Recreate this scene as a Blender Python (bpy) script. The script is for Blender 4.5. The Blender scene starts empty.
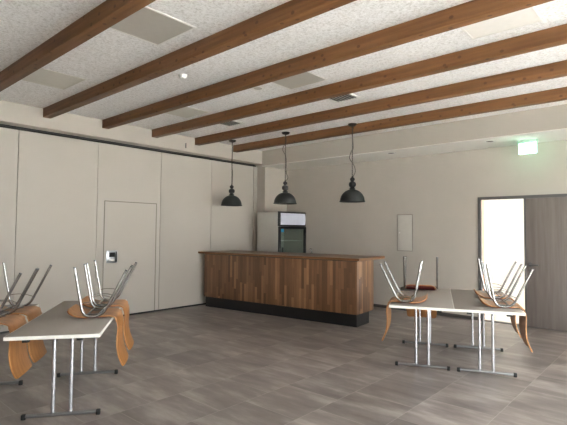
import bpy, bmesh, math, random
from mathutils import Vector, Matrix
random.seed(7)
C = bpy.context.scene.collection
R = math.radians
PI = math.pi
sc = bpy.context.scene

# ------------------------------------------------------------------ helpers
class MB:
    """collects shapes and links them as ONE mesh object"""
    def __init__(self):
        self.bm = bmesh.new()
    def box(self, x0, x1, y0, y1, z0, z1, bevel=0.0, M=None):
        r = bmesh.ops.create_cube(self.bm, size=1.0)
        vs = r['verts']
        for v in vs:
            v.co = Vector((x0 + (v.co.x + .5) * (x1 - x0), y0 + (v.co.y + .5) * (y1 - y0), z0 + (v.co.z + .5) * (z1 - z0)))
        if bevel > 0:
            es = {e for v in vs for e in v.link_edges}
            r2 = bmesh.ops.bevel(self.bm, geom=list(es), offset=bevel, segments=2, profile=.5, affect='EDGES')
            vs = list({v for f in r2['faces'] for v in f.verts} | {v for v in vs if v.is_valid})
        if M is not None:
            for v in vs:
                v.co = M @ v.co
        return self
    def tube(self, pts, r, n=10, cap=True, sx=1.0):
        """swept round tube along a polyline (parallel transport)"""
        pts = [Vector(p) for p in pts]
        bm = self.bm
        rings = []
        t0 = (pts[1] - pts[0]).normalized()
        up = Vector((0, 0, 1)) if abs(t0.z) < .9 else Vector((0, 1, 0))
        a = t0.cross(up).normalized()
        for i, p in enumerate(pts):
            if i == 0: t = (pts[1] - p).normalized()
            elif i == len(pts) - 1: t = (p - pts[i - 1]).normalized()
            else: t = ((pts[i + 1] - p).normalized() + (p - pts[i - 1]).normalized()).normalized()
            a = (a - t * a.dot(t)).normalized()
            b = t.cross(a)
            rr = r[i] if isinstance(r, (list, tuple)) else r
            rings.append([bm.verts.new(p + (a * math.cos(2 * PI * k / n) * sx + b * math.sin(2 * PI * k / n)) * rr) for k in range(n)])
        for i in range(len(rings) - 1):
            for k in range(n):
                bm.faces.new((rings[i][k], rings[i][(k + 1) % n], rings[i + 1][(k + 1) % n], rings[i + 1][k]))
        if cap:
            bm.faces.new(rings[0][::-1]); bm.faces.new(rings[-1])
        return self
    def lathe(self, prof, n=32, cx=0, cy=0, closed=False):
        """profile [(r, z)...] turned about the z axis"""
        bm = self.bm
        rings = []
        for (r, z) in prof:
            if r < 1e-6:
                rings.append([bm.verts.new((cx, cy, z))])
            else:
                rings.append([bm.verts.new((cx + r * math.cos(2 * PI * k / n), cy + r * math.sin(2 * PI * k / n), z)) for k in range(n)])
        pairs = list(zip(rings, rings[1:]))
        if closed: pairs.append((rings[-1], rings[0]))
        for a, b in pairs:
            for k in range(n):
                k2 = (k + 1) % n
                if len(a) == 1 and len(b) == 1: continue
                if len(a) == 1: bm.faces.new((a[0], b[k2], b[k]))
                elif len(b) == 1: bm.faces.new((a[k], a[k2], b[0]))
                else: bm.faces.new((a[k], a[k2], b[k2], b[k]))
        return self
    def prism(self, pts, z0, z1):
        bm = self.bm
        a = [bm.verts.new((x, y, z0)) for x, y in pts]; b = [bm.verts.new((x, y, z1)) for x, y in pts]
        n = len(pts)
        bm.faces.new(a[::-1]); bm.faces.new(b)
        for k in range(n): bm.faces.new((a[k], a[(k + 1) % n], b[(k + 1) % n], b[k]))
        return self
    def build(self, name, mat, parent=None, loc=None, smooth=True):
        bmesh.ops.recalc_face_normals(self.bm, faces=self.bm.faces[:])
        me = bpy.data.meshes.new(name)
        self.bm.to_mesh(me); self.bm.free()
        if smooth:
            for p in me.polygons: p.use_smooth = True
            me.set_sharp_from_angle(angle=R(38))
        me.materials.append(mat)
        o = bpy.data.objects.new(name, me); C.objects.link(o)
        if parent is not None: o.parent = parent
        if loc is not None: o.location = loc
        return o

def tag(o, label, cat, group=None):
    o['label'] = label; o['category'] = cat
    if group: o['group'] = group
    return o
def thing(name, label, cat, loc=(0, 0, 0), rz=0.0, group=None, rx=0.0):
    o = bpy.data.objects.new(name, None); C.objects.link(o)
    o.empty_display_size = .1
    o.location = loc; o.rotation_euler = (rx, 0, rz)
    return tag(o, label, cat, group)
def struct(o):
    o['kind'] = 'structure'; return o
def dup(root, loc, rz, label, group=None):
    r = root.copy(); C.objects.link(r); r.location = loc
    r.rotation_euler = (root.rotation_euler[0], 0, rz); r['label'] = label
    if group: r['group'] = group
    for ch in list(root.children):
        c = ch.copy(); C.objects.link(c); c.parent = r
        for g in list(ch.children):
            d = g.copy(); C.objects.link(d); d.parent = c
    return r
def crom(pts, n):
    """Catmull-Rom resample of tuples"""
    P = [pts[0]] + list(pts) + [pts[-1]]
    out = []
    for i in range(1, len(P) - 2):
        for k in range(n):
            t = k / n
            out.append(tuple(.5 * (2 * b + (c - a) * t + (2 * a - 5 * b + 4 * c - d) * t * t + (3 * b - a - 3 * c + d) * t ** 3)
                             for a, b, c, d in zip(P[i - 1], P[i], P[i + 1], P[i + 2])))
    out.append(tuple(pts[-1]))
    return out
def fillet(pts, rad, n=6):
    """polyline with rounded inner corners"""
    pts = [Vector(p) for p in pts]
    out = [pts[0]]
    for i in range(1, len(pts) - 1):
        p = pts[i]; a = (pts[i - 1] - p); b = (pts[i + 1] - p)
        d = min(rad, a.length * .49, b.length * .49)
        A = p + a.normalized() * d; B = p + b.normalized() * d
        for k in range(n + 1):
            t = k / n
            out.append(A * (1 - t) ** 2 + p * 2 * t * (1 - t) + B * t * t)
    out.append(pts[-1])
    return out

# ------------------------------------------------------------------ materials
def lin(c):
    return tuple(((x / 255) / 12.92 if x / 255 <= .04045 else ((x / 255 + .055) / 1.055) ** 2.4) for x in c) + (1,)
class NT:
    def __init__(self, name):
        m = bpy.data.materials.new(name); m.use_nodes = True
        self.m = m; self.t = m.node_tree; self.n = self.t.nodes
        self.b = self.n['Principled BSDF']
    def add(self, typ, **kw):
        nd = self.n.new(typ)
        for k, v in kw.items():
            if k.startswith('in_'): nd.inputs[k[3:]].default_value = v
            else: setattr(nd, k, v)
        return nd
    def link(self, a, b): self.t.links.new(a, b)
    def math(self, op, a, b=None, c=None):
        nd = self.n.new('ShaderNodeMath'); nd.operation = op
        for i, v in enumerate((a, b, c)):
            if v is None: continue
            if isinstance(v, (int, float)): nd.inputs[i].default_value = v
            else: self.link(v, nd.inputs[i])
        return nd.outputs[0]
    def comb(self, x, y, z):
        nd = self.n.new('ShaderNodeCombineXYZ')
        for i, v in enumerate((x, y, z)):
            if isinstance(v, (int, float)): nd.inputs[i].default_value = v
            else: self.link(v, nd.inputs[i])
        return nd.outputs[0]
    def ramp(self, fac, stops):
        nd = self.n.new('ShaderNodeValToRGB'); e = nd.color_ramp.elements
        while len(e) < len(stops): e.new(.5)
        for i, (p, c) in enumerate(stops): e[i].position = p; e[i].color = c
        self.link(fac, nd.inputs[0]); return nd.outputs[0]
    def mix(self, fac, a, b, blend='MIX'):
        nd = self.n.new('ShaderNodeMix'); nd.data_type = 'RGBA'; nd.blend_type = blend
        for i, v in ((0, fac), (6, a), (7, b)):
            if isinstance(v, (int, float, tuple)): nd.inputs[i].default_value = v
            else: self.link(v, nd.inputs[i])
        return nd.outputs[2]
    def noise(self, vec, scale, detail=4, rough=.55):
        nd = self.n.new('ShaderNodeTexNoise'); nd.inputs['Scale'].default_value = scale
        nd.inputs['Detail'].default_value = detail; nd.inputs['Roughness'].default_value = rough
        self.link(vec, nd.inputs['Vector']); return nd.outputs['Fac']
    def white(self, vec):
        nd = self.n.new('ShaderNodeTexWhiteNoise'); nd.noise_dimensions = '3D'
        self.link(vec, nd.inputs['Vector']); return nd.outputs['Value']
    def bump(self, h, strength, dist=.01):
        nd = self.n.new('ShaderNodeBump'); nd.inputs['Strength'].default_value = strength
        nd.inputs['Distance'].default_value = dist
        self.link(h, nd.inputs['Height']); self.link(nd.outputs[0], self.b.inputs['Normal'])
    def obj(self):
        nd = self.n.new('ShaderNodeTexCoord'); return nd.outputs['Object']
    def sep(self, v):
        nd = self.n.new('ShaderNodeSeparateXYZ'); self.link(v, nd.inputs[0]); return nd.outputs
    def geo_pos(self):
        nd = self.n.new('ShaderNodeNewGeometry'); return nd.outputs['Position']
    def col(self, c): self.link(c, self.b.inputs['Base Color'])

def plain(name, rgb, rough=.5, metal=0.0, mottled=.03, scale=14.0, bump=0.0):
    """painted / plastic / metal surface with slight procedural unevenness"""
    k = NT(name); k.b.inputs['Roughness'].default_value = rough; k.b.inputs['Metallic'].default_value = metal
    base = lin(rgb); o = k.obj()
    n = k.noise(o, scale, 3)
    lo = tuple(x * (1 - mottled) for x in base[:3]) + (1,); hi = tuple(min(1, x * (1 + mottled)) for x in base[:3]) + (1,)
    k.col(k.ramp(n, [(.3, lo), (.7, hi)]))
    if bump: k.bump(k.noise(o, scale * 8, 3), bump, .002)
    return k.m
def emit(name, rgb, strength):
    k = NT(name); k.b.inputs['Base Color'].default_value = lin(rgb)
    k.b.inputs['Emission Color'].default_value = lin(rgb); k.b.inputs['Emission Strength'].default_value = strength
    k.b.inputs['Roughness'].default_value = .4
    return k.m
def pane(name, tint, gloss=.08):
    """thin clear pane: mostly straight-through, a little mirror"""
    k = NT(name); k.n.remove(k.b)
    tr = k.add('ShaderNodeBsdfTransparent'); tr.inputs[0].default_value = lin(tint)
    gl = k.add('ShaderNodeBsdfGlossy'); gl.inputs['Roughness'].default_value = .02
    mx = k.add('ShaderNodeMixShader'); mx.inputs[0].default_value = gloss
    k.link(tr.outputs[0], mx.inputs[1]); k.link(gl.outputs[0], mx.inputs[2])
    k.link(mx.outputs[0], k.n['Material Output'].inputs['Surface'])
    return k.m

def floor_mat():
    k = NT('floor_tiles'); p = k.sep(k.obj())
    T = .6
    u = k.math('DIVIDE', k.math('ADD', p[0], 3.05 + 30 * T), T)
    cu = k.math('FLOOR', u)
    par = k.math('MULTIPLY', k.math('MODULO', cu, 2.0), .5)
    v = k.math('ADD', k.math('DIVIDE', k.math('ADD', p[1], -2.93 + 30 * T), T), par)
    cv = k.math('FLOOR', v)
    rnd = k.white(k.comb(cu, cv, 3.0)); rnd2 = k.white(k.comb(cu, cv, 9.0))
    # cloudy streaks, different on every tile, drawn out along x
    vec = k.comb(k.math('ADD', k.math('MULTIPLY', p[0], 1.0), k.math('MULTIPLY', rnd, 37.0)),
                 k.math('ADD', k.math('MULTIPLY', p[1], 3.6), k.math('MULTIPLY', rnd2, 53.0)), 0.0)
    st = k.noise(vec, 1.25, 6, .6)
    base = k.ramp(st, [(.3, lin((104, 96, 92))), (.5, lin((133, 124, 120))), (.7, lin((172, 164, 160)))])
    tone = k.ramp(rnd, [(0, (.80, .80, .80, 1)), (1, (1.16, 1.16, 1.16, 1))])
    base = k.mix(1.0, base, tone, 'MULTIPLY')
    # joints
    fu = k.math('FRACT', u); fv = k.math('FRACT', v)
    du = k.math('MINIMUM', fu, k.math('SUBTRACT', 1.0, fu)); dv = k.math('MINIMUM', fv, k.math('SUBTRACT', 1.0, fv))
    j = k.math('LESS_THAN', k.math('MINIMUM', du, dv), .0045)
    base = k.mix(k.math('MULTIPLY', j, .42), base, lin((186, 179, 172)))
    k.col(base)
    k.link(k.ramp(st, [(.2, (.30,) * 3 + (1,)), (.8, (.42,) * 3 + (1,))]), k.b.inputs['Roughness'])
    k.b.inputs['Specular IOR Level'].default_value = .5
    return k.m
def ceiling_mat():
    k = NT('wood_wool_board'); o = k.obj(); p = k.sep(o)
    n1 = k.noise(o, 38, 4, .6); n2 = k.noise(o, 85, 3, .7)
    m = k.math('ADD', k.math('MULTIPLY', n1, .55), k.math('MULTIPLY', n2, .45))
    c = k.ramp(m, [(.36, lin((208, 206, 203))), (.5, lin((238, 237, 237))), (.62, lin((250, 250, 250)))])
    u = k.math('FRACT', k.math('DIVIDE', k.math('ADD', p[0], 3.37 + 24), 1.2))
    du = k.math('MINIMUM', u, k.math('SUBTRACT', 1.0, u))
    j = k.math('LESS_THAN', du, .006)
    c = k.mix(k.math('MULTIPLY', j, .5), c, lin((232, 230, 226)))
    k.col(c); k.b.inputs['Roughness'].default_value = .95
    k.b.inputs['Specular IOR Level'].default_value = .1
    k.bump(m, .3, .006)
    return k.m
def timber_mat():
    k = NT('glulam_timber'); o = k.obj(); p = k.sep(o)
    info = k.add('ShaderNodeObjectInfo')
    off = k.math('MULTIPLY', info.outputs['Random'], 40.0)
    vec = k.comb(k.math('ADD', k.math('MULTIPLY', p[0], .6), off), k.math('MULTIPLY', p[1], 9.0), k.math('MULTIPLY', p[2], 14.0))
    g = k.noise(vec, 2.2, 5, .6)
    c = k.ramp(g, [(.25, lin((86, 57, 33))), (.5, lin((107, 73, 44))), (.78, lin((126, 88, 55)))])
    # knots
    vo = k.add('ShaderNodeTexVoronoi'); vo.inputs['Scale'].default_value = 1.0; vo.voronoi_dimensions = '2D'
    k.link(k.comb(k.math('ADD', k.math('MULTIPLY', p[0], 7.0), off), k.math('SUBTRACT', k.math('MULTIPLY', p[2], 9.0), k.math('MULTIPLY', p[1], 9.0)), 0.0), vo.inputs['Vector'])
    kn = k.ramp(vo.outputs['Distance'], [(.10, (1, 1, 1, 1)), (.17, (0, 0, 0, 1))])
    kc = k.add('ShaderNodeSeparateColor'); k.link(vo.outputs['Color'], kc.inputs[0])
    keep = k.math('GREATER_THAN', kc.outputs[0], .62)
    c = k.mix(k.math('MULTIPLY', k.math('MULTIPLY', kn, keep), .8), c, lin((66, 38, 20)))
    k.b.inputs['Specular IOR Level'].default_value = .25
    k.col(c); k.b.inputs['Roughness'].default_value = .6
    return k.m
def strip_mat():
    """butcher-block cladding: upright staves of mixed browns, in the bar's own coordinates"""
    k = NT('stave_cladding'); p = k.sep(k.obj())
    s = k.math('ADD', p[0], p[1])
    cu = k.math('FLOOR', k.math('DIVIDE', k.math('ADD', s, 20.0), .052))
    fu = k.math('FRACT', k.math('DIVIDE', k.math('ADD', s, 20.0), .052))
    ro = k.white(k.comb(cu, 1.0, 2.0))
    cz = k.math('FLOOR', k.math('ADD', k.math('DIVIDE', p[2], .52), k.math('MULTIPLY', ro, 5.0)))
    rnd = k.white(k.comb(cu, cz, 5.0))
    c = k.ramp(rnd, [(0, lin((84, 57, 37))), (.35, lin((104, 73, 49))), (.7, lin((118, 85, 58))), (1, lin((142, 105, 73)))])
    gr = k.noise(k.comb(k.math('MULTIPLY', s, 40.0), k.math('MULTIPLY', rnd, 50.0), k.math('MULTIPLY', p[2], 3.0)), 1.5, 4)
    c = k.mix(1.0, c, k.ramp(gr, [(.3, (.85, .85, .85, 1)), (.7, (1.08, 1.08, 1.08, 1))]), 'MULTIPLY')
    j = k.math('LESS_THAN', fu, .05)
    c = k.mix(k.math('MULTIPLY', j, .5), c, lin((50, 32, 20)))
    k.col(c); k.b.inputs['Roughness'].default_value = .42
    return k.m
def wood_mat(name, dark, mid, light, sx=1.0, sy=12.0, sz=12.0, rough=.4, scale=2.0):
    k = NT(name); p = k.sep(k.obj())
    g = k.noise(k.comb(k.math('MULTIPLY', p[0], sx), k.math('MULTIPLY', p[1], sy), k.math('MULTIPLY', p[2], sz)), scale, 5, .6)
    k.col(k.ramp(g, [(.25, lin(dark)), (.5, lin(mid)), (.75, lin(light))]))
    k.b.inputs['Roughness'].default_value = rough
    return k.m

m_floor = floor_mat()
m_ceil = ceiling_mat()
m_timber = timber_mat()
m_strip = strip_mat()
m_wall = plain('painted_plaster', (180, 173, 164), .9, mottled=.02, scale=3, bump=.08)
m_soffit = plain('soffit_paint', (178, 171, 161), .9, mottled=.015, scale=3)
m_soffit_lit = plain('soffit_underside_lit', (232, 229, 223), .9, mottled=.01, scale=3)  # soffit paint lightened: light bounced from the floor put into the colour
m_part = plain('partition_laminate', (180, 173, 164), .6, mottled=.015, scale=2)
m_gap = plain('dark_gap', (30, 28, 26), .8)
m_joint = plain('joint_shadow_profile', (120, 114, 106), .6)
m_black = plain('black_plastic', (20, 20, 21), .5)
m_plinth = plain('black_plinth_laminate', (22, 22, 24), .35)
m_skirt = plain('grey_skirting', (74, 70, 67), .6)
m_chrome = plain('chrome_tube', (158, 156, 156), .24, metal=1.0, mottled=.01)
m_steel = plain('satin_steel', (172, 174, 178), .3, metal=1.0, mottled=.02)
m_foot = plain('dark_grey_steel', (112, 112, 114), .34, metal=1.0, mottled=.02)
m_silver = plain('silver_leg_paint', (212, 212, 218), .25, metal=.85, mottled=.02)
m_ttop = plain('grey_table_laminate', (156, 149, 142), .6, mottled=.03, scale=60)
m_tedge = plain('white_table_edge', (222, 220, 214), .5)
m_beech = wood_mat('bent_beech_ply', (138, 92, 54), (160, 110, 65), (178, 127, 78), 1.2, 10, 1.5, .38, 3.0)
m_pad = plain('dark_red_seat_pad', (96, 26, 24), .9, mottled=.1, scale=90)
m_slab = wood_mat('oak_counter_top', (88, 58, 34), (108, 73, 44), (126, 88, 55), 1.0, 14, 14, .35)
m_shade = plain('dark_green_enamel', (26, 29, 28), .6, mottled=.05)
m_shade_in = plain('white_enamel_inside', (196, 194, 186), .5)
m_cord = plain('braided_cord', (70, 66, 60), .8)
m_dark = plain('black_iron', (34, 34, 34), .45, metal=.3)
m_white = plain('white_plastic', (226, 225, 221), .45)
m_flapframe = plain('flap_frame_shadow_grey', (140, 135, 127), .5)  # frame greyed to paint the shadow lines around the flap
m_panelwhite = plain('white_access_flap', (194, 189, 181), .55)
m_lamp_grey = plain('grey_lamp_diffuser', (176, 172, 164), .45)
m_lamp_pale = plain('pale_acoustic_panel', (208, 205, 196), .6)
m_lamp_white = plain('white_lamp_diffuser', (236, 233, 228), .35)
m_lampframe = plain('lamp_frame_white', (232, 230, 226), .4)
m_slat = plain('vent_slat_grey', (176, 174, 168), .5)
m_ventdark = plain('vent_black', (24, 24, 25), .7)
m_fridge = plain('fridge_white_side', (190, 188, 182), .4)
m_frblack = plain('fridge_black_frame', (16, 16, 18), .35)
m_header = plain('fridge_header_panel', (206, 208, 222), .35)
m_frin = plain('fridge_inner_wall', (140, 146, 142), .5)
m_shelf = plain('fridge_shelf_wire', (196, 200, 198), .4)
m_sticker = plain('blue_sticker', (40, 130, 170), .5)
m_fglass = pane('fridge_glass', (238, 244, 240), .12)
m_pane = pane('window_pane', (246, 250, 248), .05)
m_doorleaf = wood_mat('grey_oak_door', (98, 90, 85), (111, 103, 98), (122, 114, 109), 9, 9, .5, .5, 2.0)
m_dframe = plain('door_frame_grey', (84, 82, 82), .5)
m_lining = plain('door_lining_peach_light', (196, 140, 104), .6)  # peach glow of the hall light painted into the lining colour
m_exit = emit('exit_sign_lit', (170, 255, 214), 3.2)
m_exitmark = emit('exit_sign_marks', (236, 255, 246), 5.0)
m_exithouse = plain('exit_housing_green_white', (190, 220, 204), .5)
m_hall = plain('hall_white_paint', (246, 245, 242), .9)
m_hallfloor = plain('hall_pale_tile', (225, 216, 206), .5)
m_ground = plain('outside_paving', (206, 203, 199), .9, mottled=.1, scale=2)

# ------------------------------------------------------------------ room dimensions
XL = -7.62       # sliding partition
XB = -7.36       # bulkhead above it / corner pier
YB = 8.40        # back wall
XR = 1.5; YF = -3.2
ZC = 3.405; ZB = 3.262; ZS = 3.06; YS = 7.52

struct(MB().box(XL - .3, XR + .2, YF - .2, YB + .0, -.12, 0).build('floor', m_floor))
struct(MB().box(XL - .3, XR + .2, YF - .2, YB + .2, ZC, ZC + .2).build('ceiling', m_ceil))
# soffit lowered along the back wall, running into the corner pier
struct(MB().box(XB, XR, YS, YB, ZS, ZC).build('ceiling_soffit', m_soffit))
struct(MB().box(XB, XR, YS + .0, YB, ZS - .012, ZS).build('ceiling_soffit_lit_face', m_soffit_lit))  # thin plate added so the soffit underside looks lit from below
# pier in the corner
struct(MB().box(XL - .3, XB, 7.62, YB + .2, 0, ZC).build('wall_corner', m_wall))
# bulkhead over the partition
struct(MB().box(XL - .3, XB, YF, 7.62, ZS + .045, ZC).build('wall_upper_left', m_wall))

# sliding partition: backing and the panels hung in it (grooves between them)
wl = struct(MB().box(XL - .3, XL - .045, YF, 7.62, 0, ZS + .045).build('wall_left', m_gap))
ys = [YF, -2.56, -1.30, -.04, 1.215, 2.47, 3.728, 4.99, 6.24, 7.50]
dY0, dY1, dZ = 3.871, 4.894, 2.047
g = .0045
for a, b in zip(ys, ys[1:]):
    mb = MB()
    if abs(a - 3.728) < .01:
        mb.box(XL - .04, XL, a + g, dY0 - .012, .03, ZS); mb.box(XL - .04, XL, dY1 + .012, b - g, .03, ZS)
        mb.box(XL - .04, XL, dY0 - .012, dY1 + .012, dZ + .012, ZS)
    else:
        mb.box(XL - .04, XL, a + g, b - g, .03, ZS)
    mb.build('wall_panel', m_part, wl)
MB().box(XL - .04, XL + .012, 7.51, 7.615, 0, ZS).build('end_post', m_part, wl)
# the pass door cut into the partition
d2 = struct(MB().box(XL - .04, XL + .002, dY0, dY1, .03, dZ).build('door_2', m_part))
mb = MB()
mb.box(XL - .03, XL + .004, dY0 - .014, dY0, .03, dZ + .014); mb.box(XL - .03, XL + .004, dY1, dY1 + .014, .03, dZ + .014)
mb.box(XL - .03, XL + .004, dY0, dY1, dZ, dZ + .014)
mb.build('door_edge_profile', m_joint, d2)
hp = MB().box(XL + .002, XL + .008, 3.915, 4.125, .965, 1.185, .002).build('handle_plate', m_steel, d2)
MB().box(XL + .008, XL + .010, 3.965, 4.075, 1.07, 1.15).build('handle_recess', m_ventdark, hp)
MB().box(XL + .008, XL + .022, 4.085, 4.105, .985, 1.165, .003).build('handle_bar', m_dark, hp)
MB().box(XL + .008, XL + .012, 3.965, 4.065, 1.0, 1.03).build('handle_label', m_white, hp)
# track in the underside of the bulkhead
struct(MB().box(XL - .02, XL + .03, YF, 7.50, ZS + .03, ZS + .045).build('trim_1', m_black))
struct(MB().box(XL - .045, XL + .001, YF, 7.60, 0, .03).build('gap_shade_left', m_black))  # black strip painting the shaded gap under the partition panels

# back wall with the door opening
DX0, DX1, DH = -2.808, -1.20, 2.185
t = .22
struct((lambda m: (m.box(XL, DX0, YB, YB + t, 0, ZC), m.box(DX1, XR + .2, YB, YB + t, 0, ZC), m.box(DX0, DX1, YB, YB + t, DH, ZC), m)[-1])(MB()).build('wall_back', m_wall))
struct((lambda m: (m.box(XB, DX0 - .002, YB - .014, YB, 0, .058), m.box(DX1 + .002, XR, YB - .014, YB, 0, .058), m)[-1])(MB()).build('baseboard_back', m_skirt))
d1 = bpy.data.objects.new('door_1', None); C.objects.link(d1); d1.location = (DX0, YB, 0); struct(d1)
def D(mb, name, mat, par=None):
    o = mb.build(name, mat)
    if par is None:
        o.parent = d1; o.matrix_parent_inverse = Matrix.Translation(d1.location).inverted()
    else:
        o.parent = par; o.matrix_parent_inverse = par.matrix_world.inverted()
    return o
mb = MB()
mb.box(DX0, DX0 + .055, YB - .015, YB + .06, 0, DH); mb.box(DX1 - .055, DX1, YB - .015, YB + .06, 0, DH)
mb.box(DX0 + .055, DX1 - .055, YB - .015, YB + .06, DH - .05, DH)
D(mb, 'door_frame', m_dframe)
mb = MB()
mb.box(DX0 + .002, DX0 + .03, YB + .06, YB + t, 0, DH - .01); mb.box(DX1 - .03, DX1 - .002, YB + .06, YB + t, 0, DH - .01)
mb.box(DX0 + .03, DX1 - .03, YB + .06, YB + t, DH - .03, DH - .002)
D(mb, 'door_lining', m_lining)
leaf = D(MB().box(-2.03, DX1 - .057, YB - .005, YB + .04, .008, DH - .052, .002), 'door_leaf', m_doorleaf)
D(MB().box(-2.062, -2.03, YB - .012, YB + .045, .008, DH - .052, .002), 'leaf_edge_strip', m_dframe)
mb = MB().tube([(-1.975, YB - .005, 1.03), (-1.975, YB - .055, 1.03)], .011).tube(fillet([(-1.975, YB - .052, 1.03), (-1.84, YB - .052, 1.03)], .01), .010)
mb.box(-2.0, -1.95, YB - .012, YB - .004, .995, 1.065, .002)
D(mb, 'door_handle', m_foot)
D(MB().tube([(-1.975, YB - .005, .93), (-1.975, YB - .014, .93)], .024, 16), 'lock_rosette', m_foot)
D(MB().box(DX0 + .03, DX1 - .03, YB + .0, YB + .10, .0, .012), 'threshold', m_dframe)

# hall beyond the open leaf
HX0, HX1, HY = -4.6, -.75, 10.6
struct(MB().box(HX0, HX1, YB, HY + .2, -.12, 0.0).build('floor_hall', m_hallfloor))
struct(MB().box(HX0, HX1, YB + t, HY + .2, 2.75, 2.9).build('ceiling_hall', m_hall))
HW = (8.75, 10.45)
struct((lambda m: (m.box(HX0 - .1, HX0, YB + t, HY + .2, 0, 2.75), m.box(HX1, HX1 + .1, YB + t, HW[0], 0, 2.75), m.box(HX1, HX1 + .1, HW[1], HY + .2, 0, 2.75),
        m.box(HX1, HX1 + .1, HW[0], HW[1], 2.4, 2.75), m)[-1])(MB()).build('wall_hall_sides', m_hall))
struct(MB().box(HX0, HX1, HY, HY + .2, 0, 2.75).build('wall_hall_back', m_hall))
def window(n, x0, x1, y0, y1, z0, z1, axis, cols):
    """framed glazing in a wall opening; axis = the wall's normal axis"""
    w = bpy.data.objects.new('window_%d' % n, None); C.objects.link(w); struct(w)
    w.location = ((x0 + x1) / 2, (y0 + y1) / 2, z0)
    inv = Matrix.Translation(w.location).inverted()
    f = MB(); a = .05
    if axis == 'y':
        yc = (y0 + y1) / 2; Y = (yc - .03, yc + .03)
        f.box(x0, x1, *Y, z0, z0 + a); f.box(x0, x1, *Y, z1 - a, z1)
        for i in range(cols + 1):
            xx = x0 + a / 2 + (x1 - x0 - a) * i / cols; f.box(xx - a / 2, xx + a / 2, *Y, z0 + a, z1 - a)
        p = MB().box(x0 + a, x1 - a, yc - .004, yc + .004, z0 + a, z1 - a)
    else:
        xc = (x0 + x1) / 2; X = (xc - .03, xc + .03)
        f.box(*X, y0, y1, z0, z0 + a); f.box(*X, y0, y1, z1 - a, z1)
        for i in range(cols + 1):
            yy = y0 + a / 2 + (y1 - y0 - a) * i / cols; f.box(*X, yy - a / 2, yy + a / 2, z0 + a, z1 - a)
        p = MB().box(xc - .004, xc + .004, y0 + a, y1 - a, z0 + a, z1 - a)
    for o in (f.build('window_frame', m_white), p.build('window_pane', m_pane)):
        o.parent = w; o.matrix_parent_inverse = inv
    # portal: guides the daylight sampling through the opening
    L = bpy.data.lights.new('daylight_portal', 'AREA'); L.shape = 'RECTANGLE'
    L.cycles.is_portal = True
    lo = bpy.data.objects.new('daylight_portal', L); C.objects.link(lo)
    lo.location = ((x0 + x1) / 2, (y0 + y1) / 2, (z0 + z1) / 2)
    if axis == 'y':
        L.size = x1 - x0; L.size_y = z1 - z0
        s = 1 if y0 > 4 else -1
        lo.location.y += .12 * s
        lo.rotation_euler = (R(-90), 0, 0) if s > 0 else (R(90), 0, 0)
    else:
        L.size = z1 - z0; L.size_y = y1 - y0
        lo.location.x += .12
        lo.rotation_euler = (0, R(90), 0)
    return w
window(1, HX1 + .01, HX1 + .09, HW[0], HW[1], 0.0, 2.4, 'x', 2)  # unseen hall window, added and sized to light the hall white
# right wall, out of view, with the windows that light the room; front wall behind the camera
RW = [(-.9, .5), (1.0, 2.6), (3.0, 4.7), (5.1, 7.1)]
WZ0, WZ1 = .08, 2.6
mb = MB(); prev = YF - .2
for a, b in RW:
    mb.box(XR, XR + .2, prev, a, 0, ZC); mb.box(XR, XR + .2, a, b, 0, WZ0); mb.box(XR, XR + .2, a, b, WZ1, ZC); prev = b
mb.box(XR, XR + .2, prev, YB, 0, ZC)
struct(mb.build('wall_right', m_wall))
for i, (a, b) in enumerate(RW): window(2 + i, XR + .06, XR + .14, a, b, WZ0, WZ1, 'x', 2)
struct(MB().box(XL - .3, XR + .2, YF - .2, YF, 0, ZC).build('wall_front', m_wall))
struct(MB().box(-40, 40, -40, 45, -.4, -.2).build('ground', m_ground))

# ------------------------------------------------------------------ ceiling beams
order = ['first', 'second', 'third', 'fourth', 'fifth', 'sixth']
extra = ['nearest the camera, cut off by the left edge', 'passing beyond the grey square lamp', 'just beyond the white smoke detector',
         'passing in front of the slatted vents', 'running just behind the slatted vents', 'running behind the pendant lamps, nearest the back soffit']
for i, yf in enumerate([1.85, 2.825, 3.77, 4.72, 5.70, 6.73]):
    o = MB().box(0, XR - XB, -.115, 0, ZB - ZC, 0, .004).build('ceiling_beam', m_timber, loc=(XB, yf, ZC))
    tag(o, '%s timber ceiling beam from the camera, %s' % (order[i], extra[i]), 'beam', 'timber ceiling beams')

# ------------------------------------------------------------------ lamps, vents, detectors on the ceiling
def ceil_panel(name, x, y, w, l, mat, label, cat, z=ZC):
    t_ = thing(name, label, cat, (x, y, z), group='square ceiling panels')
    mb = MB(); f = .022
    mb.box(-w / 2, w / 2, -l / 2, -l / 2 + f, -.007, 0, .002); mb.box(-w / 2, w / 2, l / 2 - f, l / 2, -.007, 0, .002)
    mb.box(-w / 2, -w / 2 + f, -l / 2 + f, l / 2 - f, -.007, 0, .002); mb.box(w / 2 - f, w / 2, -l / 2 + f, l / 2 - f, -.007, 0, .002)
    mb.build('frame', m_lampframe if mat != m_lamp_pale else m_lamp_pale, t_)
    MB().box(-w / 2 + f, w / 2 - f, -l / 2 + f, l / 2 - f, -.005, 0).build('diffuser', mat, t_)
    return t_
ceil_panel('ceiling_lamp', -3.63, 2.22, .62, .60, m_lamp_grey, 'grey square ceiling panel lamp between first and second beam, top of the photo', 'ceiling lamp')
ceil_panel('ceiling_lamp', -5.84, 2.22, .62, .60, m_lamp_pale, 'pale cream square ceiling panel between first and second beam, near the left wall', 'ceiling lamp')
ceil_panel('ceiling_lamp', -3.55, 4.16, .60, .60, m_lamp_grey, 'grey square ceiling panel lamp between third and fourth beam, left of the slatted vent', 'ceiling lamp')
ceil_panel('ceiling_lamp', -5.86, 4.19, .56, .60, m_lamp_pale, 'cream square ceiling panel between third and fourth beam, near the left wall', 'ceiling lamp')
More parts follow.
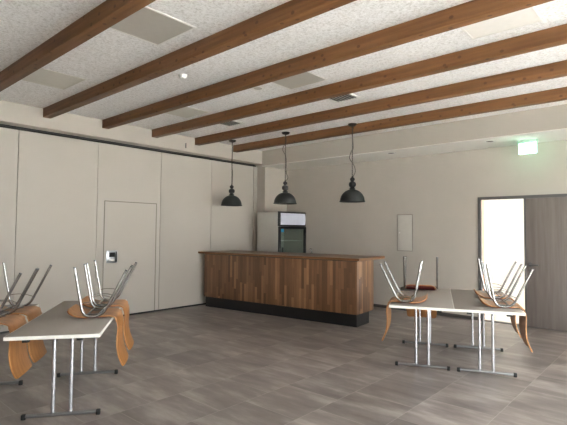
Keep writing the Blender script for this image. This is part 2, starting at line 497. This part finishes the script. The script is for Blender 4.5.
ceil_panel('ceiling_lamp', -1.21, 4.11, .60, .60, m_lamp_white, 'bright white square ceiling panel lamp at the upper right', 'ceiling lamp')
def vent(x, y, label):
    t_ = thing('ceiling_vent', label, 'vent', (x, y, ZC), group='slatted ceiling vents')
    w, l = .40, .36; f = .03
    mb = MB()
    mb.box(-w / 2, w / 2, -l / 2, -l / 2 + f, -.014, 0, .003); mb.box(-w / 2, w / 2, l / 2 - f, l / 2, -.014, 0, .003)
    mb.box(-w / 2, -w / 2 + f, -l / 2 + f, l / 2 - f, -.014, 0, .003); mb.box(w / 2 - f, w / 2, -l / 2 + f, l / 2 - f, -.014, 0, .003)
    mb.build('frame', m_white, t_)
    MB().box(-w / 2 + f, w / 2 - f, -l / 2 + f, l / 2 - f, -.004, 0).build('backing', m_ventdark, t_)
    for k in range(7):
        xx = -w / 2 + f + .024 + k * (w - 2 * f - .048) / 6
        Mx = Matrix.Translation((xx, 0, -.011)) @ Matrix.Rotation(R(12), 4, 'Y')
        MB().box(-.006, .006, -l / 2 + f, l / 2 - f, -.0015, .0015, M=Mx).build('slat', m_slat, t_)
    return t_
vent(-3.54, 5.16, 'slatted black ceiling vent with white frame beyond the grey panel lamp, right of centre')
vent(-5.86, 5.17, 'slatted dark ceiling vent near the left wall, above the left pendant lamp')
sd = thing('smoke_detector', 'small white smoke detector between second and third beam', 'smoke detector', (-4.476, 3.207, ZC))
MB().lathe([(0, -.002), (.055, -.002), (.055, -.016), (.05, -.02), (0, -.02)][::-1], 24).build('base', m_white, sd)
MB().lathe([(0, -.05), (.028, -.05), (.042, -.042), (.045, -.02), (0, -.02)], 24).build('cap', m_white, sd)
cs = thing('ceiling_speaker', 'flat round cover on the ceiling, just left of the middle grey panel lamp', 'ceiling fitting', (-4.14, 4.137, ZC))
MB().lathe([(0, -.008), (.085, -.008), (.095, 0), (0, 0)], 28).build('cover', m_lampframe, cs)
MB().lathe([(0, -.010), (.05, -.010), (.055, -.008), (0, -.008)], 28).build('grille', m_lamp_grey, cs)
def downlight(x, y, label):
    t_ = thing('downlight', label, 'downlight', (x, y, ZS - .012), group='downlights in the soffit')
    MB().lathe([(.06, 0), (.088, 0), (.088, -.008), (.06, -.008)], 28, closed=True).build('trim_ring', m_white, t_)
    MB().lathe([(0, -.003), (.062, -.003), (.062, -.001), (0, -.001)], 24).build('reflector', m_skirt, t_)
downlight(-4.18, 7.76, 'round recessed downlight in the soffit, right of the right pendant lamp')
downlight(-2.40, 7.76, 'round recessed downlight in the soffit beside the green exit sign')
# stub on the bulkhead
st = thing('wall_sensor', 'tiny grey stub on the white bulkhead above the partition', 'wall sensor', (XB, 5.36, 3.215))
MB().box(0, .02, -.012, .012, -.05, .05, .003).build('body', m_skirt, st)
# exit sign hung under the soffit
ex = thing('exit_sign', 'lit green exit sign hanging under the soffit above the grey door', 'exit sign', (-1.90, 8.02, ZS - .012))
MB().box(-.15, .15, -.03, .03, -.05, -.0, .004).build('housing', m_exithouse, ex)
fc = MB().box(-.13, .13, -.012, .012, -.225, -.05, .004).build('sign_face', m_exit, ex)
mb = MB()
mb.box(.05, .11, -.0145, -.012, -.21, -.08)                                   # doorway
mb.prism([(-.11, -.152), (-.06, -.115), (-.06, -.14), (-.01, -.14), (-.01, -.165), (-.06, -.165), (-.06, -.19)], 0, .0025)
bmv = [v for v in mb.bm.verts if v.co.z >= -1e-6]
for v in bmv: v.co = Vector((v.co.x, -.0145 + v.co.z, v.co.y))
mb.tube([(.03, -.0135, -.10), (.03, -.0135, -.101)], .011, 10)
mb.box(.018, .04, -.0145, -.012, -.17, -.115); mb.box(.006, .02, -.0145, -.012, -.21, -.165); mb.box(.034, .046, -.0145, -.012, -.21, -.165)
mb.build('pictogram', m_exitmark, fc)

# flush access flap on the back wall
ap = thing('access_panel', 'white flush access panel on the back wall, left of the open door', 'access panel', (-4.225, YB, 1.172))
mb = MB(); w, h, f = .17, .734, .014
mb.box(-w, w, -.012, 0, 0, f, .002); mb.box(-w, w, -.012, 0, h - f, h, .002); mb.box(-w, -w + f, -.012, 0, f, h - f, .002); mb.box(w - f, w, -.012, 0, f, h - f, .002)
mb.build('frame', m_flapframe, ap)
fl = MB().box(-w + f + .004, w - f - .004, -.009, 0, f + .004, h - f - .004, .002).build('flap', m_panelwhite, ap)
MB().tube([(-.11, -.009, h / 2), (-.11, -.012, h / 2)], .012, 14).build('latch', m_lampframe, fl)

# ------------------------------------------------------------------ bar counter
BR = R(6.6)
bar = thing('bar_counter', 'long bar counter clad in vertical brown wood staves on a black plinth', 'bar counter', (-4.03, 6.34, 0), BR)
LB = 3.44; DB = .65
MB().box(-LB, 0, 0, DB, .205, 1.062, .003).build('cladding', m_strip, bar)
MB().box(-LB + .02, -.022, .035, DB - .14, 0, .205).build('plinth', m_plinth, bar)
MB().box(-LB + .01, -.01, .012, DB - .01, 1.062, 1.075).build('shadow_gap_strip', m_black, bar)
MB().prism([(-3.605, -.02), (.045, -.02), (.045, 1.04), (-3.47, 1.04)], 1.075, 1.115).build('counter_top', m_slab, bar)
MB().box(-LB, -.6, .93, .97, .0, 1.075).build('service_panel', m_slab, bar)
# tap at the back of the counter, only its head shows
bx = Vector((-4.03, 6.34, 0)) + Matrix.Rotation(BR, 3, 'Z') @ Vector((-1.43, .92, 1.115))
tp = thing('tap', 'small chrome tap standing at the back edge of the bar top', 'tap', tuple(bx), BR)
MB().lathe([(0, 0), (.022, 0), (.022, .01), (.012, .016), (.012, .05), (0, .05)], 16).build('base', m_chrome, tp)
MB().tube(fillet([(0, 0, .04), (0, 0, .10), (0, -.06, .10), (0, -.06, .075)], .03), .008).build('spout', m_chrome, tp)

# ------------------------------------------------------------------ drinks fridge
fr = thing('drinks_fridge', 'tall drinks fridge with glass door and pale header standing behind the bar', 'fridge', (-6.62, 7.27, 0), R(-5))
FWd, FD, FH = .84, .70, 1.97      # local: front faces +x, width along +y, depth to -x
mb = MB()
mb.box(-FD, 0, 0, .03, .1, FH, .006); mb.box(-FD, 0, FWd - .03, FWd, .1, FH, .006)
mb.box(-FD, 0, .03, FWd - .03, FH - .03, FH, .004); mb.box(-FD, -FD + .03, .03, FWd - .03, .1, FH - .03); mb.box(-FD, 0, .03, FWd - .03, .1, .2)
mb.build('cabinet', m_fridge, fr)
MB().box(-FD + .03, -FD + .034, .03, FWd - .03, .2, 1.66).build('inner_wall', m_frin, fr)
for z in (.5, .78, 1.06, 1.34):
    mb = MB()
    for k in range(9): mb.tube([(-FD + .06, .05 + k * (FWd - .1) / 8, z), (-.06, .05 + k * (FWd - .1) / 8, z)], .003, 6)
    mb.box(-.066, -.056, .032, FWd - .032, z - .008, z + .008)
    mb.build('shelf', m_shelf, fr)
hd = (lambda m: (m.box(-.02, .03, .0, FWd, 1.655, FH + .01, .012), m)[-1])(MB()).build('header', m_frblack, fr)
pts = crom([(.030, 1.69), (.047, 1.76), (.05, 1.82), (.047, 1.88), (.030, 1.945)], 5)
mb = MB(); a = [mb.bm.verts.new((x, .05, z)) for x, z in pts]; b = [mb.bm.verts.new((x, FWd - .035, z)) for x, z in pts]
a2 = [mb.bm.verts.new((.028, .05, z)) for x, z in pts]; b2 = [mb.bm.verts.new((.028, FWd - .035, z)) for x, z in pts]
for i in range(len(pts) - 1):
    mb.bm.faces.new((a[i], b[i], b[i + 1], a[i + 1])); mb.bm.faces.new((a[i], a[i + 1], a2[i + 1], a2[i])); mb.bm.faces.new((b[i], b2[i], b2[i + 1], b[i + 1]))
mb.build('header_panel', m_header, hd)
dr = (lambda m: (m.box(.002, .045, .0, .055, .2, 1.65, .006), m.box(.002, .045, FWd - .055, FWd, .2, 1.65, .006), m.box(.002, .045, .055, FWd - .055, 1.60, 1.65, .004), m.box(.002, .045, .055, FWd - .055, .2, .27, .004), m)[-1])(MB()).build('door', m_frblack, fr)
MB().box(.02, .028, .055, FWd - .055, .27, 1.60).build('door_glass', m_fglass, dr)
MB().box(.046, .07, .075, .105, .7, 1.2, .006).build('door_handle', m_frblack, dr)
MB().box(.0282, .0295, .07, .15, 1.53, 1.595).build('sticker', m_sticker, dr)
MB().box(-FD + .03, -.03, .03, FWd - .03, 0, .1).build('base_plinth', m_black, fr)

# ------------------------------------------------------------------ pendant lamps
def pendant(x, y, label, chain):
    t_ = thing('pendant_lamp', label, 'pendant lamp', (x, y, ZC), group='pendant lamps over the bar')
    z0 = 2.063 - ZC; r = .213
    MB().lathe([(0, 0), (.078, 0), (.078, -.012), (.06, -.032), (.018, -.045), (0, -.045)], 28).build('canopy', m_dark, t_)
    out = [(r + .006, z0), (r + .006, z0 + .012), (r - .004, z0 + .018)]
    for k in range(1, 11):
        a = k / 10 * R(78); out.append(((r - .006) * math.cos(a), z0 + .018 + .195 * math.sin(a)))
    out += [(.04, z0 + .215)]
    ins = [(x_ - .006 if x_ > .05 else x_, z_ - .004) for x_, z_ in out[::-1] if x_ > .045]
    MB().lathe(out + ins, 40, closed=True).build('shade', m_shade, t_)
    MB().lathe([(.0, z0 + .2), (.03, z0 + .195), (.034, z0 + .13), (.02, z0 + .085), (0, z0 + .08)], 20).build('bulb_holder', m_shade_in, t_)
    nk = [(.0, z0 + .211), (.045, z0 + .212), (.055, z0 + .222), (.038, z0 + .238), (.034, z0 + .25), (.056, z0 + .265), (.064, z0 + .295), (.058, z0 + .325),
          (.03, z0 + .345), (.022, z0 + .352), (.036, z0 + .366), (.042, z0 + .385), (.036, z0 + .405), (.016, z0 + .42), (.012, z0 + .435), (0, z0 + .437)]
    MB().lathe(nk, 24).build('neck', m_dark, t_)
    zt = z0 + .43
    # chain from the canopy, links alternately turned
    mb = MB(); n = int((-.04 - zt) / .034); L = (-.04 - zt) / n
    for k in range(n):
        zc = zt + (k + .5) * L; pts = []
        for q in range(13):
            a = 2 * PI * q / 12; dx = .009 * math.cos(a); dz = .021 * math.sin(a)
            pts.append((dx, 0, zc + dz) if k % 2 else (0, dx, zc + dz))
        mb.tube(pts, .0034, 5, cap=False)
    mb.build('chain', m_dark, t_)
    cp = [(.0 + sx, sy, zt + (-.04 - zt) * f_) for sx, sy, f_ in chain]
    MB().tube(crom(cp, 6), .006, 6).build('cord', m_cord, t_)
    return t_
S = lambda a: tuple(v * a for v in (.747, .664))     # sideways sag of the cord
def sag(vals): return [(S(a)[0], S(a)[1], f_) for a, f_ in vals]
pendant(-6.97, 6.24, 'dark dome pendant lamp at the left, nearest the white partition', sag([(.01, 0), (.012, .3), (-.008, .55), (.01, .8), (0, 1)]))
pendant(-5.625, 6.37, 'dark dome pendant lamp in the middle, in front of the fridge', sag([(.012, 0), (.05, .07), (.015, .2), (.012, .5), (-.05, .66), (-.03, .76), (.012, .84), (0, 1)]))
pendant(-4.29, 6.595, 'dark dome pendant lamp at the right, nearest the access panel', sag([(.012, 0), (.05, .1), (.03, .22), (-.045, .36), (-.02, .5), (.012, .56), (.004, .8), (0, 1)]))

# ------------------------------------------------------------------ folding tables
TZ = .744
def make_table(label):
    t_ = thing('folding_table', label, 'table', group='grey folding tables')
    W, L = .337, .90; th = .026
    MB().box(-W + .004, W - .004, -L + .004, L - .004, TZ - th, TZ, .001).build('tabletop', m_ttop, t_)
    mb = MB()
    mb.box(-W, W, -L, -L + .004, TZ - th - .001, TZ - .0005); mb.box(-W, W, L - .004, L, TZ - th - .001, TZ - .0005)
    mb.box(-W, -W + .004, -L + .004, L - .004, TZ - th - .001, TZ - .0005); mb.box(W - .004, W, -L + .004, L - .004, TZ - th - .001, TZ - .0005)
    mb.build('edge_band', m_tedge, t_)
    for s in (-1, 1):
        y = s * .555
        mb = MB().tube(fillet([(-.29, y, .026), (.29, y, .026)], .01), .0155, 12, sx=1.0)
        ft = mb.build('foot_bar', m_steel, t_)
        for e in (-1, 1):
            MB().box(min(e * .268, e * .302), max(e * .268, e * .302), y - .0175, y + .0175, .0, .043, .006).build('end_cap', m_black, ft)
        for e in (-1, 1):
            MB().tube([(e * .068, y, .042), (e * .068, y, TZ - th)], .0155, 14).build('upright', m_silver, t_)
        MB().box(-.15, .15, y - .03, y + .03, TZ - th - .012, TZ - th, .002).build('mounting_plate', m_dark, t_)
        MB().tube([(-.068, y - s * .017, .585), (-.068, y - s * .17, TZ - th - .004)], .006, 8).build('folding_brace', m_dark, t_)
        for e in (-1, 1):
            MB().box(e * .19 - .024, e * .19 + .024, s * .875 - .018, s * .875 + .018, TZ - th - .022, TZ - th, .003).build('stacking_buffer', m_black, t_)
    return t_
T1 = (-4.37, 1.96); A1 = R(54.4)
def on1(u, v): return (T1[0] + u * math.cos(A1) - v * math.sin(A1), T1[1] + u * math.sin(A1) + v * math.cos(A1))
TR = (-2.205, 5.63); AR = R(22.8)
def onr(u, v): return (TR[0] + u * math.cos(AR) - v * math.sin(AR), TR[1] + u * math.sin(AR) + v * math.cos(AR))
t1 = make_table('grey folding table in the left foreground with its whole front edge in view')
t1.location = (*on1(.02, 0), 0); t1.rotation_euler = (0, 0, A1)
dup(t1, (*on1(-.855, -.19), 0), A1, 'grey folding table cut off by the left edge of the photo')
dup(t1, (*onr(-.3375, 0.03), 0), AR, 'left one of the two joined grey folding tables, nearer the bar')
dup(t1, (*onr(.3375, 0.03), 0), AR, 'right one of the two joined grey folding tables, nearer the grey door')

# ------------------------------------------------------------------ chairs, upside down on the tables
def make_chair(label):
    t_ = thing('stacking_chair', label, 'chair', rx=PI, group='wooden stacking chairs set upside down on the tables')
    # shell: (x, z, half width), upright; front of the seat at +x, back at -x
    prof = [(.213, .408, .14), (.206, .422, .178), (.185, .443, .198), (.14, .465, .207), (.085, .4765, .207), (.04, .479, .206), (-.04, .475, .205), (-.12, .473, .203), (-.17, .476, .201),
            (-.208, .495, .199), (-.229, .532, .198), (-.236, .587, .199), (-.231, .66, .206), (-.232, .74, .211), (-.245, .82, .212), (-.270, .89, .208), (-.285, .919, .198), (-.291, .930, .17)]
    pr = crom(prof, 3); th = .011; nw = 11
    mb = MB(); bm = mb.bm; top = []; bot = []
    for i, (x, z, w) in enumerate(pr):
        a = pr[max(0, i - 1)]; b = pr[min(len(pr) - 1, i + 1)]
        tx, tz = b[0] - a[0], b[1] - a[1]; l = math.hypot(tx, tz); nx, nz = tz / l, -tx / l
        if i < 3: pass
        ra, rb = [], []
        for k in range(nw):
            q = -1 + 2 * k / (nw - 1); y = w * q
            cup = .012 * q * q * (1 if z > .5 else .0)
            px, pz = x + nx * cup, z + nz * cup
            ra.append(bm.verts.new((px, y, pz))); rb.append(bm.verts.new((px - nx * th, y, pz - nz * th)))
        top.append(ra); bot.append(rb)
    for i in range(len(pr) - 1):
        for k in range(nw - 1):
            bm.faces.new((top[i][k], top[i][k + 1], top[i + 1][k + 1], top[i + 1][k]))
            bm.faces.new((bot[i][k], bot[i + 1][k], bot[i + 1][k + 1], bot[i][k + 1]))
        for k in (0, nw - 1):
            bm.faces.new((top[i][k], top[i + 1][k], bot[i + 1][k], bot[i][k]))
    for i in (0, -1):
        for k in range(nw - 1):
            bm.faces.new((top[i][k], bot[i][k], bot[i][k + 1], top[i][k + 1]))
    sh = mb.build('seat_shell', m_beech, t_)
    # thin pad on the seat face
    mb = MB(); bm = mb.bm
    pp = crom([(.208, .418, .165), (.200, .4285, .178), (.185, .443, .186), (.14, .465, .190), (.085, .4765, .191), (.04, .479, .191), (-.04, .475, .190), (-.11, .473, .184), (-.13, .473, .165)], 2)
    rows = []
    for i, (x, z, w) in enumerate(pp):
        a = pp[max(0, i - 1)]; b = pp[min(len(pp) - 1, i + 1)]
        l = math.hypot(b[0] - a[0], b[1] - a[1]); nx, nz = (b[1] - a[1]) / l, -(b[0] - a[0]) / l
        if nz < 0: nx, nz = -nx, -nz
        rows.append(([bm.verts.new((x - nx * .001, w * (-1 + 2 * k / 8), z - nz * .001)) for k in range(9)], [bm.verts.new((x + nx * .008, w * (-1 + 2 * k / 8), z + nz * .008)) for k in range(9)]))
    for (a0, a1), (b0, b1) in zip(rows, rows[1:]):
        for k in range(8):
            bm.faces.new((a1[k], a1[k + 1], b1[k + 1], b1[k])); bm.faces.new((a0[k], b0[k], b0[k + 1], a0[k + 1]))
        bm.faces.new((a0[0], a1[0], b1[0], b0[0])); bm.faces.new((a0[8], b0[8], b1[8], a1[8]))
    for a0, a1 in (rows[0], rows[-1]):
        for k in range(8): bm.faces.new((a0[k], a0[k + 1], a1[k + 1], a1[k]))
    pd = mb.build('seat_pad', m_pad, t_); pd['label'] = 'dark red seat pad'
    for s in (-1, 1):
        y = s * .222
        path = fillet([(.146, y, .030), (.068, y, .466), (-.095, y, .466), (-.293, y, .058)], .08, 8)
        fr_ = MB().tube(path, .0118, 12).build('leg_frame', m_chrome, t_)
        for p0, p1 in (((.1476, y, .021), (.1458, y, .032)), ((-.2975, y, .0488), (-.292, y, .060))):
            MB().tube([p0, p1], .0122, 12).build('foot_plug', m_foot, fr_)
        yi = y - s * .014
        MB().tube(crom([(.085, y, .362), (.065, yi, .345), (.0, yi, .338), (-.07, yi, .345), (-.130, y, .366)], 4), .0035, 6).build('stacking_rod', m_chrome, fr_)
    for x, z in ((.035, .454), (-.06, .454)):
        MB().tube([(x, -.222, z), (x, .222, z)], .009, 10).build('cross_tube', m_chrome, t_)
    for s in (-1, 1):
        MB().box(-.08, .055, s * .12 - .015, s * .12 + .015, .459, .468, .001).build('seat_bracket', m_foot, t_)
    return t_
ZF = TZ + .4885
over = .19
ch = make_chair('upside-down wooden chair on the left foreground table, the one nearer its front edge')
def put(o, loc2, ang): o.location = (*loc2, ZF); o.rotation_euler = (PI, 0, ang)
e1 = .355 - over
put(ch, on1(e1 + .015, -.055), A1 + PI)
dup(ch, (*on1(e1 + .012, .52), ZF), A1 + PI, 'upside-down wooden chair on the left foreground table, the one further back beside the door')
e2 = -.80 + .355 - over
dup(ch, (*on1(e2, -.27), ZF), A1 + PI, 'upside-down wooden chair at the left edge of the photo, the nearer of that pair')
dup(ch, (*on1(e2, .21), ZF), A1 + PI, 'upside-down wooden chair near the left edge of the photo, the further of that pair')
er = .678 - over
dup(ch, (*onr(-er, -.50), ZF), AR, 'upside-down wooden chair on the left end of the joined tables, back hanging toward the bar')
dup(ch, (*onr(-.395, .93 - over), ZF), AR - PI / 2, 'upside-down wooden chair at the far edge of the joined tables, back hanging behind')
dup(ch, (*onr(er, -.45), ZF), AR + PI, 'upside-down wooden chair at the right end of the joined tables, the nearer of that pair')
dup(ch, (*onr(er, .25), ZF), AR + PI, 'upside-down wooden chair at right end of the joined tables, the further of that pair')

# ------------------------------------------------------------------ light
w = bpy.data.worlds.new('overcast_sky'); sc.world = w; w.use_nodes = True
bg = w.node_tree.nodes['Background']; bg.inputs[0].default_value = (.98, .95, .97, 1); bg.inputs[1].default_value = 8.0
sun = bpy.data.lights.new('sun', 'SUN'); sun.energy = 95.0; sun.angle = R(3); sun.color = (1.0, .965, .975)
so = bpy.data.objects.new('sun', sun); C.objects.link(so); so.location = (-12, 2, 14)
d = Vector((.55, -.02, -.83)); so.rotation_euler = d.to_track_quat('-Z', 'Y').to_euler()

# ------------------------------------------------------------------ camera
cam = bpy.data.cameras.new('camera'); co = bpy.data.objects.new('camera', cam); C.objects.link(co)
cam.sensor_width = 36; cam.sensor_fit = 'HORIZONTAL'; cam.lens = 455.44 / 567 * 36; cam.clip_start = .05
yaw, pitch, roll = R(-41.635), R(2.3476), R(.4765)
fw = Vector((math.sin(yaw) * math.cos(pitch), math.cos(yaw) * math.cos(pitch), math.sin(pitch)))
r0 = Vector((math.cos(yaw), -math.sin(yaw), 0)); u0 = r0.cross(fw)
rt = math.cos(roll) * r0 + math.sin(roll) * u0; up = -math.sin(roll) * r0 + math.cos(roll) * u0
co.matrix_world = Matrix(((rt.x, up.x, -fw.x, 0), (rt.y, up.y, -fw.y, 0), (rt.z, up.z, -fw.z, 1.55), (0, 0, 0, 1)))
sc.camera = co
sc.view_settings.view_transform = 'Standard'; sc.view_settings.look = 'None'
sc.view_settings.gamma = 1.0; sc.view_settings.use_curve_mapping = False
sc.view_settings.exposure = 0.90
sc.cycles.max_bounces = 10; sc.cycles.diffuse_bounces = 6
